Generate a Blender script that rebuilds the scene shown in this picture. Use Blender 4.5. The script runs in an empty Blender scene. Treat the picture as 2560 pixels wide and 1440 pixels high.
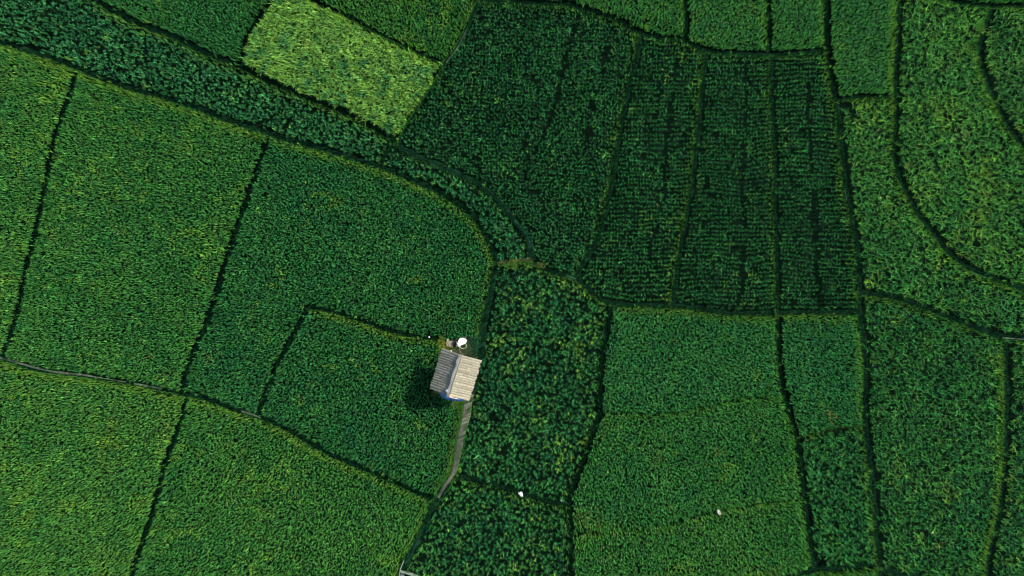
import bpy, bmesh, math, random
import numpy as np
from mathutils import Vector, Matrix

rng = np.random.default_rng(11)
random.seed(5)
scene = bpy.context.scene
COL = scene.collection

# ------------------------------------------------------------------ camera, sky, sun
CAM_D = 78.0      # metres from the lens down to the top of the crop
ZC = 0.55         # height of the crop's top
PPM = 32.0        # photograph pixels per metre on that plane
cam = bpy.data.cameras.new("camera")
cam.sensor_width = 36.0
cam.lens = 36.0 * CAM_D / (2560 / PPM)
cam.clip_start = 0.5
cam.clip_end = 3000
cam_o = bpy.data.objects.new("camera", cam)
cam_o.location = (0, 0, CAM_D + ZC)
COL.objects.link(cam_o)
scene.camera = cam_o

SUN_EL = math.radians(31)
SUN_AZ = math.radians(20)      # anticlockwise from +X
sun_dir = Vector((math.cos(SUN_EL) * math.cos(SUN_AZ), math.cos(SUN_EL) * math.sin(SUN_AZ), math.sin(SUN_EL)))
world = bpy.data.worlds.new("World")
scene.world = world
world.use_nodes = True
wn = world.node_tree.nodes
wl = world.node_tree.links
wn.clear()
sky = wn.new("ShaderNodeTexSky")
sky.sky_type = 'NISHITA'
sky.sun_disc = False
sky.sun_elevation = SUN_EL
sky.sun_rotation = math.atan2(sun_dir.x, sun_dir.y)
bg = wn.new("ShaderNodeBackground")
bg.inputs['Strength'].default_value = 0.115
wo = wn.new("ShaderNodeOutputWorld")
wl.new(sky.outputs[0], bg.inputs[0])
wl.new(bg.outputs[0], wo.inputs[0])
sl = bpy.data.lights.new("sun", 'SUN')
sl.energy = 4.8
sl.angle = math.radians(3.0)
sl.color = (1.0, 0.95, 0.84)
so = bpy.data.objects.new("sun", sl)
so.rotation_euler = sun_dir.to_track_quat('Z', 'Y').to_euler()
so.location = sun_dir * 60
COL.objects.link(so)
vs = scene.view_settings
vs.view_transform = 'Standard'
vs.look = 'None'
vs.exposure = 1.12
vs.gamma = 1.0
vs.use_curve_mapping = False
scene.cycles.filter_width = 1.05
scene.cycles.max_bounces = 6
scene.cycles.diffuse_bounces = 3
scene.cycles.transmission_bounces = 3
scene.cycles.transparent_max_bounces = 4


def W(px, py, z=ZC):
    """ground position under a point of the photograph, for something standing z metres high"""
    s = (CAM_D + ZC - z) / CAM_D / PPM
    return ((px - 1280) * s, -(py - 720) * s, z)


# ------------------------------------------------------------------ helpers
def tag(o, label=None, cat=None, group=None, kind=None):
    if label: o["label"] = label
    if cat: o["category"] = cat
    if group: o["group"] = group
    if kind: o["kind"] = kind
    return o


def link(name, me, mat=None, parent=None):
    o = bpy.data.objects.new(name, me)
    COL.objects.link(o)
    if mat: me.materials.append(mat)
    if parent: o.parent = parent
    return o


def empty(name, loc):
    o = bpy.data.objects.new(name, None)
    o.location = loc
    o.empty_display_size = 0.2
    COL.objects.link(o)
    return o


def mesh_bm(name, bm, mat=None, parent=None, smooth=False):
    me = bpy.data.meshes.new(name)
    bm.to_mesh(me)
    bm.free()
    if smooth:
        for p in me.polygons: p.use_smooth = True
    return link(name, me, mat, parent)


def add_box(bm, c, sz, m=None):
    vs_ = []
    for dz in (-.5, .5):
        for dx, dy in ((-.5, -.5), (.5, -.5), (.5, .5), (-.5, .5)):
            v = Vector((dx * sz[0], dy * sz[1], dz * sz[2]))
            if m is not None: v = m @ v
            vs_.append(bm.verts.new(v + Vector(c)))
    for f in ((3, 2, 1, 0), (4, 5, 6, 7), (0, 1, 5, 4), (1, 2, 6, 5), (2, 3, 7, 6), (3, 0, 4, 7)):
        bm.faces.new([vs_[i] for i in f])


def add_tube(bm, pts, r, n=8, r2=None, closed=False):
    pts = [Vector(p) for p in pts]
    rings = []
    N = len(pts)
    for i, p in enumerate(pts):
        a = pts[(i - 1) % N] if (closed or i > 0) else p
        b = pts[(i + 1) % N] if (closed or i < N - 1) else p
        d = (b - a).normalized()
        up = Vector((0, 0, 1)) if abs(d.z) < .9 else Vector((1, 0, 0))
        s = d.cross(up).normalized()
        t = s.cross(d).normalized()
        rr = r if r2 is None else r + (r2 - r) * i / max(1, N - 1)
        rings.append([bm.verts.new(p + (s * math.cos(2 * math.pi * k / n) + t * math.sin(2 * math.pi * k / n)) * rr) for k in range(n)])
    for i in range(N if closed else N - 1):
        A, B = rings[i], rings[(i + 1) % N]
        for k in range(n):
            bm.faces.new((A[k], A[(k + 1) % n], B[(k + 1) % n], B[k]))
    if not closed:
        bm.faces.new(list(reversed(rings[0])))
        bm.faces.new(rings[-1])


# value noise on a lattice, numpy
def vnoise(x, y, scale, seed):
    r = np.random.default_rng(seed).random((257, 257))
    u = np.asarray(x) / scale + 128.37
    v = np.asarray(y) / scale + 128.71
    i = np.floor(u).astype(int); j = np.floor(v).astype(int)
    fu = u - i; fv = v - j
    fu = fu * fu * (3 - 2 * fu); fv = fv * fv * (3 - 2 * fv)
    i %= 256; j %= 256
    return ((r[i, j] * (1 - fu) + r[i + 1, j] * fu) * (1 - fv) + (r[i, j + 1] * (1 - fu) + r[i + 1, j + 1] * fu) * fv)


# ------------------------------------------------------------------ materials
def new_mat(name):
    m = bpy.data.materials.new(name)
    m.use_nodes = True
    m.node_tree.nodes.clear()
    return m, m.node_tree.nodes, m.node_tree.links


def leaf_mat(name="rice_leaf", trans=0.42):
    m, n, l = new_mat(name)
    at = n.new("ShaderNodeAttribute"); at.attribute_name = "leaf_colour"; at.attribute_type = 'GEOMETRY'
    pr = n.new("ShaderNodeBsdfPrincipled"); pr.inputs['Roughness'].default_value = 0.55
    pr.inputs['Specular IOR Level'].default_value = 0.12
    tr = n.new("ShaderNodeBsdfTranslucent")
    hs = n.new("ShaderNodeMix"); hs.data_type = 'RGBA'; hs.blend_type = 'MULTIPLY'; hs.inputs[0].default_value = 1
    hs.inputs[7].default_value = (1.05, 1.15, 0.45, 1)     # light through a leaf comes out yellower
    mx = n.new("ShaderNodeMixShader"); mx.inputs[0].default_value = trans
    out = n.new("ShaderNodeOutputMaterial")
    l.new(at.outputs['Color'], pr.inputs['Base Color'])
    l.new(at.outputs['Color'], hs.inputs[6])
    l.new(hs.outputs[2], tr.inputs['Color'])
    l.new(pr.outputs[0], mx.inputs[1]); l.new(tr.outputs[0], mx.inputs[2])
    l.new(mx.outputs[0], out.inputs[0])
    return m


def noisy_mat(name, stops, scale=3.0, rough=0.9, detail=6, bump=0.0, stretch=None, spec=0.2, bscale=None, dist=0.0):
    """colour ramp over noise in object space; stops = [(pos, rgb), ...]"""
    m, n, l = new_mat(name)
    tc = n.new("ShaderNodeTexCoord")
    mp = n.new("ShaderNodeMapping")
    if stretch: mp.inputs['Scale'].default_value = stretch
    nz = n.new("ShaderNodeTexNoise"); nz.inputs['Scale'].default_value = scale; nz.inputs['Detail'].default_value = detail
    nz.inputs['Roughness'].default_value = 0.65; nz.inputs['Distortion'].default_value = dist
    rp = n.new("ShaderNodeValToRGB")
    while len(rp.color_ramp.elements) < len(stops): rp.color_ramp.elements.new(0.5)
    for e, (p, c) in zip(rp.color_ramp.elements, stops):
        e.position = p; e.color = (*c, 1)
    pr = n.new("ShaderNodeBsdfPrincipled"); pr.inputs['Roughness'].default_value = rough
    pr.inputs['Specular IOR Level'].default_value = spec
    out = n.new("ShaderNodeOutputMaterial")
    l.new(tc.outputs['Object'], mp.inputs[0]); l.new(mp.outputs[0], nz.inputs[0])
    l.new(nz.outputs[0], rp.inputs[0]); l.new(rp.outputs[0], pr.inputs['Base Color'])
    if bump:
        nb = n.new("ShaderNodeTexNoise"); nb.inputs['Scale'].default_value = bscale or scale * 4; nb.inputs['Detail'].default_value = 4
        bp = n.new("ShaderNodeBump"); bp.inputs['Strength'].default_value = bump; bp.inputs['Distance'].default_value = 0.03
        l.new(mp.outputs[0], nb.inputs[0]); l.new(nb.outputs[0], bp.inputs['Height']); l.new(bp.outputs[0], pr.inputs['Normal'])
    l.new(pr.outputs[0], out.inputs[0])
    return m


M_LEAF = leaf_mat()
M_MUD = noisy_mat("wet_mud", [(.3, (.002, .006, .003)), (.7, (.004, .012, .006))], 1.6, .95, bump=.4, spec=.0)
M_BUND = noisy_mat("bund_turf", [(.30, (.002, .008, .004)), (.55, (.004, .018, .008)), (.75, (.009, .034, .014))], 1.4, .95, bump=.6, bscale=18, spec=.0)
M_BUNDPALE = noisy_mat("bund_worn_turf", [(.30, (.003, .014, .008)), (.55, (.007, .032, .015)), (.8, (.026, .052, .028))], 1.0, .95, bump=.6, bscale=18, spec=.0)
M_DIRT = noisy_mat("trodden_dirt", [(.25, (.125, .130, .088)), (.5, (.170, .168, .118)), (.75, (.215, .208, .150))], 1.4, .95, bump=.7, bscale=22)
M_TRACK = noisy_mat("grey_track", [(.30, (.020, .045, .026)), (.5, (.075, .10, .068)), (.72, (.16, .165, .125))], 2.6, .95, bump=.6, bscale=18, spec=0)
M_TRACK2 = noisy_mat("worn_turf", [(.30, (.006, .030, .017)), (.55, (.018, .062, .036)), (.8, (.055, .095, .062))], 1.8, .95, bump=.6, bscale=18, spec=0)
M_YARD = noisy_mat("yard_earth", [(.30, (.010, .035, .020)), (.5, (.035, .055, .026)), (.72, (.075, .080, .045))], 3.4, .95, bump=.8, bscale=20)
M_CONC = noisy_mat("old_concrete", [(.3, (.10, .15, .11)), (.7, (.20, .25, .19))], 9, .85, bump=.3)
M_WATER = noisy_mat("channel_water", [(.3, (.010, .055, .040)), (.7, (.030, .11, .075))], 2.0, .25, spec=.5)

# ------------------------------------------------------------------ the lines between the plots, in photograph pixels
# name: (points, half width of the open gap in the crop px, surface)
L = {}
L['long_left'] = ([(-260, 10), (0, 104), (60, 124), (130, 147), (191, 170), (260, 198), (336, 224), (470, 262), (560, 297), (672, 334), (760, 361), (850, 385), (900, 401), (967, 424), (1038, 453), (1098, 480), (1150, 514), (1190, 550), (1214, 590), (1236, 640), (1245, 656)], 8, 'b')
L['upper_left'] = ([(170, -200), (225, -15), (249, 5), (285, 28), (336, 54), (380, 72), (437, 92), (470, 111), (537, 142), (605, 168), (638, 184), (722, 224), (773, 244), (850, 275), (917, 306), (984, 348), (997, 366)], 8, 'b')
L['curved'] = ([(997, 366), (1051, 394), (1119, 424), (1179, 451), (1216, 476), (1246, 502), (1277, 540), (1303, 571), (1322, 598), (1328, 641), (1332, 652)], 8, 'p')
L['strip_end'] = ([(952, 412), (953, 398), (966, 375), (990, 358)], 5, 'b')
L['bright_left'] = ([(700, -200), (684, -15), (672, 12), (645, 45), (621, 84), (607, 130), (603, 168)], 6, 'b')
L['bright_top'] = ([(560, -200), (765, -10), (860, 36), (934, 76), (1018, 118), (1085, 148), (1110, 158)], 4, 'b')
L['bright_right'] = ([(1108, 158), (1104, 172), (1078, 217), (1050, 258), (1025, 296), (998, 346), (996, 366)], 1.5, 'b')
L['top_mid'] = ([(1108, 160), (1142, 118), (1162, 76), (1189, 17), (1200, -30), (1230, -200)], 5, 'p')
L['block_top'] = ([(1194, -2), (1236, -1), (1320, 5), (1394, 9), (1421, 8), (1455, 20), (1515, 36), (1555, 53), (1599, 80), (1656, 93), (1700, 97), (1734, 111), (1767, 125), (1851, 132), (1932, 134), (2036, 128), (2073, 124)], 7, 'b')
L['top_branch'] = ([(1421, 8), (1395, -12), (1340, -200)], 6, 'b')
L['top_a'] = ([(1712, -200), (1715, 0), (1718, 60), (1716, 98)], 6, 'b')
L['top_b'] = ([(1920, -200), (1921, 0), (1925, 60), (1924, 132)], 6, 'b')
L['right_long'] = ([(2060, -200), (2068, 0), (2071, 124), (2080, 185), (2091, 248), (2100, 302), (2108, 386), (2118, 480), (2133, 547), (2147, 631), (2152, 729), (2150, 782), (2160, 830), (2167, 900), (2167, 960), (2164, 1044), (2177, 1145), (2189, 1245), (2196, 1363), (2202, 1424), (2215, 1640)], 9, 'b')
L['right_two'] = ([(2256, -200), (2251, 0), (2245, 118), (2241, 202), (2242, 302), (2237, 386), (2256, 457), (2268, 480), (2288, 520), (2328, 571), (2372, 628), (2415, 664), (2473, 691), (2560, 722), (2780, 800)], 8, 'b')
L['cross_right'] = ([(2090, 249), (2130, 244), (2170, 240), (2241, 242)], 6, 'b')
L['right_curve'] = ([(2473, 11), (2479, 23), (2462, 77), (2452, 118), (2462, 175), (2493, 255), (2523, 312), (2560, 364), (2640, 450), (2780, 620)], 8, 'b')
L['corner_top'] = ([(2251, -60), (2365, -3), (2425, 5), (2473, 12), (2560, 12), (2780, 0)], 6, 'b')
L['block_b'] = ([(1599, 82), (1592, 144), (1572, 218), (1562, 269), (1549, 336), (1539, 403), (1528, 470), (1505, 567), (1478, 624), (1438, 694)], 7, 'b')
L['block_c'] = ([(1767, 125), (1762, 180), (1754, 252), (1747, 336), (1738, 403), (1730, 475), (1710, 581), (1700, 636), (1690, 700), (1682, 766)], 7, 'b')
L['block_d'] = ([(1932, 134), (1930, 200), (1932, 269), (1940, 403), (1939, 480), (1943, 614), (1945, 715), (1947, 784), (1949, 850), (1955, 950), (1975, 1027), (1994, 1090), (2000, 1128), (2009, 1212), (2022, 1313), (2036, 1407), (2042, 1425)], 7, 'b')
L['block_bottom'] = ([(1332, 652), (1374, 678), (1434, 695), (1465, 720), (1508, 751), (1549, 762), (1623, 765), (1710, 768), (1784, 778), (1851, 785), (1942, 784), (2036, 782), (2150, 783)], 7, 'b')
L['straw'] = ([(1245, 658), (1263, 655), (1290, 652), (1332, 650)], 6, 's')
L['hut_north'] = ([(1243, 660), (1236, 676), (1226, 735), (1213, 789), (1206, 833), (1200, 890), (1192, 940), (1180, 980)], 8, 'p')
L['hut_path'] = ([(1172, 985), (1167, 1005), (1162, 1044), (1150, 1094), (1141, 1145), (1130, 1188), (1112, 1215), (1094, 1247)], 10, 'd')
L['channel'] = ([(1094, 1247), (1068, 1296), (1052, 1340), (1031, 1373), (1014, 1405), (1003, 1440), (985, 1640)], 9, 'p')
L['mid_cross'] = ([(1126, 1190), (1186, 1202), (1236, 1215), (1270, 1225), (1320, 1239), (1371, 1256), (1424, 1262)], 7, 'b')
L['mid_right'] = ([(1532, 760), (1527, 780), (1518, 816), (1508, 883), (1501, 950), (1500, 990), (1503, 1027), (1486, 1071), (1465, 1135), (1441, 1198), (1424, 1245), (1426, 1296), (1429, 1336), (1428, 1397), (1429, 1440), (1432, 1640)], 7, 'b')
L['thin_a'] = ([(1503, 1031), (1606, 1036), (1710, 1031), (1760, 1020), (1801, 1007), (1851, 995), (1959, 990)], 1, 'b')
L['thin_b'] = ([(1428, 1334), (1555, 1327), (1680, 1312), (1740, 1292), (1834, 1273), (1902, 1259), (2012, 1248)], .5, 'b')
L['plot_top'] = ([(768, 771), (790, 771), (816, 776), (860, 788), (917, 808), (984, 831), (1052, 843), (1108, 851)], 6, 'b')
L['plot_left'] = ([(770, 771), (756, 790), (739, 823), (712, 873), (692, 907), (675, 955), (655, 1004), (643, 1046)], 6, 'b')
L['left_diag'] = ([(672, 336), (660, 375), (648, 403), (623, 476), (598, 547), (578, 608), (554, 682), (534, 749), (514, 809), (484, 876), (462, 935), (453, 985)], 6, 'b')
L['far_left'] = ([(191, 172), (178, 215), (161, 262), (141, 319), (124, 386), (106, 480), (84, 591), (64, 665), (44, 765), (20, 843), (4, 885), (-2, 896)], 6, 'b')
L['lower_left'] = ([(-260, 850), (0, 897), (44, 912), (111, 928), (202, 939), (302, 954), (386, 970), (453, 985), (504, 996), (571, 1020), (655, 1047), (722, 1078), (789, 1118), (850, 1150), (917, 1176), (984, 1205), (1065, 1242), (1094, 1250)], 7, 'b')
L['bottom_diag'] = ([(467, 988), (450, 1054), (423, 1128), (400, 1202), (380, 1282), (356, 1346), (336, 1413), (300, 1530), (268, 1640)], 6, 'b')
L['right_down'] = ([(2151, 732), (2187, 736), (2254, 748), (2338, 778), (2422, 812), (2506, 843), (2560, 849), (2780, 862)], 8, 'b')
L['right_edge'] = ([(2518, 846), (2521, 960), (2520, 1061), (2516, 1162), (2503, 1279), (2483, 1363), (2472, 1440), (2450, 1640)], 9, 'b')
L['small_cross'] = ([(1994, 1094), (2036, 1084), (2086, 1071), (2166, 1062)], 1, 'b')
L['bottom_right'] = ([(2042, 1425), (2103, 1424), (2200, 1416), (2230, 1432), (2300, 1450), (2470, 1462)], 8, 'b')
L['bottom_mid'] = ([(2042, 1425), (1960, 1446), (1700, 1480), (1429, 1500)], 5, 'b')
# rows left unplanted inside a plot (px)
FURROWS = [([(1445, 37), (1428, 94), (1411, 168), (1397, 228), (1374, 302), (1357, 343)], 6), ([(1340, 372), (1318, 400)], 3), ([(1292, 425), (1268, 450)], 3),
           ([(1310, 12), (1305, 66)], 5),
           ([(1518, 118), (1508, 178)], 6), ([(1490, 225), (1478, 290)], 4), ([(1471, 319), (1461, 386)], 5),
           ([(1693, 151), (1690, 200)], 4), ([(1683, 235), (1670, 336)], 4), ([(1668, 360), (1663, 480), (1650, 530)], 4), ([(1643, 564), (1622, 640)], 5),
           ([(1868, 168), (1866, 200)], 4), ([(1866, 235), (1866, 330)], 5), ([(1860, 370), (1855, 470), (1861, 530), (1863, 564)], 5), ([(1858, 620), (1856, 690), (1848, 765)], 5),
           ([(2026, 222), (2022, 302)], 5), ([(2027, 345), (2029, 386), (2036, 440)], 4), ([(2039, 480), (2039, 581), (2046, 648), (2051, 765)], 6),
           ([(2026, 190), (2026, 205)], 4), ([(2110, 262), (2128, 264), (2128, 288), (2140, 289)], 6),
           ([(325, 785), (300, 845)], 2)]

X0, X1, Y0, Y1 = -180, 2740, -180, 1620
G = 2
gw, gh = (X1 - X0) // G, (Y1 - Y0) // G
dist = np.full((gh, gw), 99.0, np.float32)     # distance beyond the open gap
dcen = np.full((gh, gw), 99.0, np.float32)     # distance from the middle of a line
bidx = np.full((gh, gw), -1, np.int16)


def paint(pts, hw, arr, pad=40, cen=None, idx=None, k=0):
    for (ax, ay), (bx, by) in zip(pts[:-1], pts[1:]):
        i0 = max(0, int((min(ax, bx) - pad - X0) / G)); i1 = min(gw, int((max(ax, bx) + pad - X0) / G) + 1)
        j0 = max(0, int((min(ay, by) - pad - Y0) / G)); j1 = min(gh, int((max(ay, by) + pad - Y0) / G) + 1)
        if i0 >= i1 or j0 >= j1: continue
        xs = X0 + (np.arange(i0, i1) + .5) * G; ys = Y0 + (np.arange(j0, j1) + .5) * G
        X, Y = np.meshgrid(xs, ys)
        dx, dy = bx - ax, by - ay
        t = np.clip(((X - ax) * dx + (Y - ay) * dy) / max(1e-6, dx * dx + dy * dy), 0, 1)
        d = np.hypot(X - ax - t * dx, Y - ay - t * dy)
        sub = arr[j0:j1, i0:i1]
        np.minimum(sub, d - hw, out=sub)
        if cen is not None:
            sc = cen[j0:j1, i0:i1]
            if idx is not None:
                bb = idx[j0:j1, i0:i1]
                bb[d < sc] = k
            np.minimum(sc, d, out=sc)


names = list(L)
for k, nme in enumerate(names):
    paint(L[nme][0], L[nme][1], dist, 40, dcen, bidx, k)
distf = np.full((gh, gw), 99.0, np.float32)
for pts, hw in FURROWS:
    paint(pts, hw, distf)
# sunlit yellow painted into leaves on each line's lower left lip; scales lip grass
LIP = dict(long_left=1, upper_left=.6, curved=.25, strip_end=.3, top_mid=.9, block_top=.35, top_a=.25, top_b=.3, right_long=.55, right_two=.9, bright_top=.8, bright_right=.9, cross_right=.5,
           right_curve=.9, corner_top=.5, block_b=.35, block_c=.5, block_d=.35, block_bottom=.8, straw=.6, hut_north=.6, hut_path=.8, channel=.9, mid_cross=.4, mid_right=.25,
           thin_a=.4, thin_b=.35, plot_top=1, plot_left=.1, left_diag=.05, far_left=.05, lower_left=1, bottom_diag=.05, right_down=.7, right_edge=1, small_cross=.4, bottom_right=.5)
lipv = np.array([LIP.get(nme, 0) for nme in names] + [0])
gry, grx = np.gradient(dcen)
# the open yard round the hut, no crop
YARD = [(1104, 853), (1140, 847), (1158, 840), (1186, 846), (1206, 830), (1203, 905), (1194, 960), (1180, 1010), (1150, 1012), (1140, 998), (1098, 988), (1085, 975), (1103, 872)]


def in_poly(x, y, poly):
    r = np.zeros(np.shape(x), bool)
    n = len(poly)
    for i in range(n):
        ax, ay = poly[i]; bx, by = poly[(i + 1) % n]
        c = ((ay > y) != (by > y)) & (x < (bx - ax) * (y - ay) / ((by - ay) if by != ay else 1e-9) + ax)
        r ^= c
    return r


# ------------------------------------------------------------------ the plots
# colours are those of the leaves themselves
GRN = (.045, .170, .046); DEEP = (.020, .118, .036); YEL = (.195, .300, .048); TEAL = (.030, .150, .075); LIME = (.20, .33, .085); FRESH = (.070, .205, .055)
FINE = dict(s=.150, nb=7, reach=.155, h=.60, w=.022, c1=GRN, c2=FRESH, jit=.5, rows=0.3, yel=.05, miss=.012, hv=.12, var=.50)
ROWS = dict(s=.24, nb=10, reach=.185, h=.55, w=.026, c1=(.015, .092, .032), c2=(.030, .135, .042), jit=.16, rows=0.0, yel=.02, miss=.04, hv=.12, var=.55, sy=.335)
TUFT = dict(s=.285, nb=14, reach=.225, h=.62, w=.023, c1=(.016, .098, .032), c2=(.040, .165, .042), jit=.5, rows=0.3, yel=.08, miss=.05, hv=.18, var=.60)


def P(seed, base, label, **kw):
    d = dict(base); d.update(kw); d['seed'] = seed; d['label'] = label
    return d


PLOTS = [
 P((40, 400), FINE, "light yellowish green rice plot along the left edge of the photo", c1=(.055, .185, .05), c2=(.10, .225, .05), yel=.14),
 P((300, 600), FINE, "large tall green rice plot second from the left, dark line on both long sides", c1=(.050, .175, .048), c2=(.085, .215, .05), yel=.07),
 P((850, 560), FINE, "big deep green rice plot wrapping round to the north side of the hut", c1=(.034, .150, .052), c2=(.055, .185, .055), yel=.03),
 P((850, 950), FINE, "square rice plot left of the hut, catching the hut's shadow", c1=(.034, .150, .052), c2=(.058, .185, .055), yel=.05, s=.20),
 P((150, 1200), FINE, "yellowish green rice plot filling the bottom left corner", c1=(.068, .195, .048), c2=(.115, .235, .05), yel=.12),
 P((700, 1300), FINE, "wide fine textured rice plot at the bottom, left of the channel", c1=(.058, .185, .048), c2=(.090, .220, .05), yel=.08),
 P((400, 180), TUFT, "long narrow strip of coarse tufted rice running below the bright plot", c1=(.030, .135, .058), c2=(.055, .185, .070), yel=.04, s=.25, reach=.19),
 P((450, 40), FINE, "green rice plot at the top, touching the bright plot's left side", c1=(.040, .160, .052), c2=(.065, .195, .055), yel=.02),
 P((850, 150), FINE, "bright yellow green rectangular rice plot, the palest of all", c1=(.040, .17, .070), c2=(.235, .345, .074), yel=.03, s=.17, nb=9, reach=.24, h=.85, blot=1, w=.026, lean=(-.09, -.07), var=.30, hv=.26, miss=0, ycol=(.32, .37, .08)),
 P((1000, 40), FINE, "rice plot at the top, between the bright plot and the dark block", c1=(.045, .165, .045), c2=(.085, .21, .048), yel=.07),
 P((1100, 460), TUFT, "dark curved wedge of tufted rice narrowing down to the dry straw strip", c1=(.024, .120, .052), c2=(.040, .160, .062), yel=.03, s=.26, reach=.20),
 P((1200, 250), ROWS, "broad dark rice plot right of the bright plot, the widest in the dark block", c1=(.016, .092, .035), c2=(.032, .136, .046), jit=.30, s=.235, sy=.27, yel=.015),
 P((1600, 400), ROWS, "dark row planted rice plot, second from the left in the dark block"),
 P((1840, 400), ROWS, "dark row planted rice plot, third from the left in the dark block"),
 P((2040, 400), ROWS, "narrow dark row planted rice plot at the right end of the dark block"),
 P((1560, 20), FINE, "rice plot at the top edge above the curved bund of the dark block", c1=(.050, .175, .055), c2=(.080, .215, .06), yel=.05),
 P((1820, 50), FINE, "small squarish pale green rice plot at the top, left one of two alike", c1=(.060, .195, .068), c2=(.085, .230, .07), yel=.04),
 P((2000, 50), FINE, "small pale green rice plot at the top, right one and narrower of two", c1=(.060, .195, .068), c2=(.085, .230, .07), yel=.03),
 P((2160, 120), FINE, "pale green rice plot at the top with a straight cross bund at its foot", c1=(.058, .190, .068), c2=(.085, .225, .07), yel=.04),
 P((2180, 480), TUFT, "mid green rice plot right of the dark block, widening towards the right edge", s=.27, nb=9, reach=.30, c1=(.046, .180, .052), c2=(.092, .240, .055), yel=.12, miss=.03),
 P((2350, 300), TUFT, "large speckled green rice plot at the upper right with a pale dry tuft", s=.27, nb=9, reach=.32, c1=(.052, .190, .050), c2=(.105, .250, .055), yel=.15, miss=.03),
 P((2530, 120), TUFT, "rice plot in the upper right corner beyond the curved bund", s=.27, nb=9, reach=.32, c1=(.050, .175, .050), c2=(.105, .230, .055), yel=.16, miss=.02),
 P((2340, 1100), TUFT, "large deep green rice plot at the lower right, bright along its right edge", s=.28, nb=9, reach=.30, c1=(.032, .150, .048), c2=(.070, .215, .052), yel=.07, miss=.04, jit=.35),
 P((2590, 1100), TUFT, "narrow sliver of rice at the right edge of the photo, lower half", s=.27, nb=9, reach=.30, c1=(.034, .150, .050), c2=(.065, .195, .052), yel=.07),
 P((1350, 900), TUFT, "dark tufted rice plot right of the hut, flecked with yellow clumps", c1=(.020, .115, .048), c2=(.048, .170, .050), yel=.10),
 P((1230, 1350), TUFT, "dark tufted rice plot at the bottom, right of the channel", c1=(.022, .120, .048), c2=(.052, .180, .050), yel=.10),
 P((1720, 880), FINE, "smooth green rice plot just under the dark block, wider of the two there", c1=(.052, .195, .070), c2=(.078, .235, .075), yel=.03),
 P((1700, 1150), FINE, "large smooth rice plot at the lower middle, with the pale sack in it", c1=(.055, .195, .060), c2=(.085, .235, .065), yel=.05),
 P((1750, 1390), FINE, "light green rice plot along the bottom edge below the pale sack", c1=(.062, .205, .058), c2=(.105, .245, .06), yel=.08),
 P((2060, 900), FINE, "smaller smooth green rice plot under the dark block, with a browned tuft", c1=(.048, .190, .072), c2=(.072, .225, .075), yel=.02),
 P((2090, 1250), TUFT, "small narrow dark rice plot low on the right between two black lines", s=.25, nb=11, reach=.24, c1=(.030, .140, .046), c2=(.058, .195, .050), yel=.07),
 P((2500, -60), FINE, "thin sliver of rice along the top edge at the far right", yel=.08),
 P((1300, -60), FINE, "thin sliver of rice along the top edge left of the middle"),
 P((2150, 1520), FINE, "thin strip of light green rice at the bottom edge on the right", yel=.1),
 P((1700, 1560), FINE, "rice beyond the bottom bund, outside the picture"),
]

# flood every plot from its seed on a coarse grid
CG = 4
cw, ch = (X1 - X0) // CG, (Y1 - Y0) // CG
bar = dcen[:ch * 2, :cw * 2].reshape(ch, 2, cw, 2).min(axis=(1, 3)) < 3.2
lab = np.full((ch, cw), -1, np.int16)
for pi, p in enumerate(PLOTS):
    i, j = int((p['seed'][0] - X0) / CG), int((p['seed'][1] - Y0) / CG)
    if bar[j, i] or lab[j, i] >= 0:
        print("SEED PROBLEM", pi, p['seed'], "already", lab[j, i]); continue
    st = [(j, i)]; lab[j, i] = pi
    while st:
        a, b = st.pop()
        for c, d in ((a + 1, b), (a - 1, b), (a, b + 1), (a, b - 1)):
            if 0 <= c < ch and 0 <= d < cw and lab[c, d] < 0 and not bar[c, d]:
                lab[c, d] = pi; st.append((c, d))
for _ in range(3):        # grow over the lines themselves
    for sh in ((0, 1), (0, -1), (1, 0), (-1, 0)):
        r = np.roll(lab, sh, (0, 1))
        m = (lab < 0) & (r >= 0)
        lab[m] = r[m]
print("unlabelled cells", int((lab < 0).sum()), "areas", [int((lab == k).sum()) for k in range(len(PLOTS))])


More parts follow.
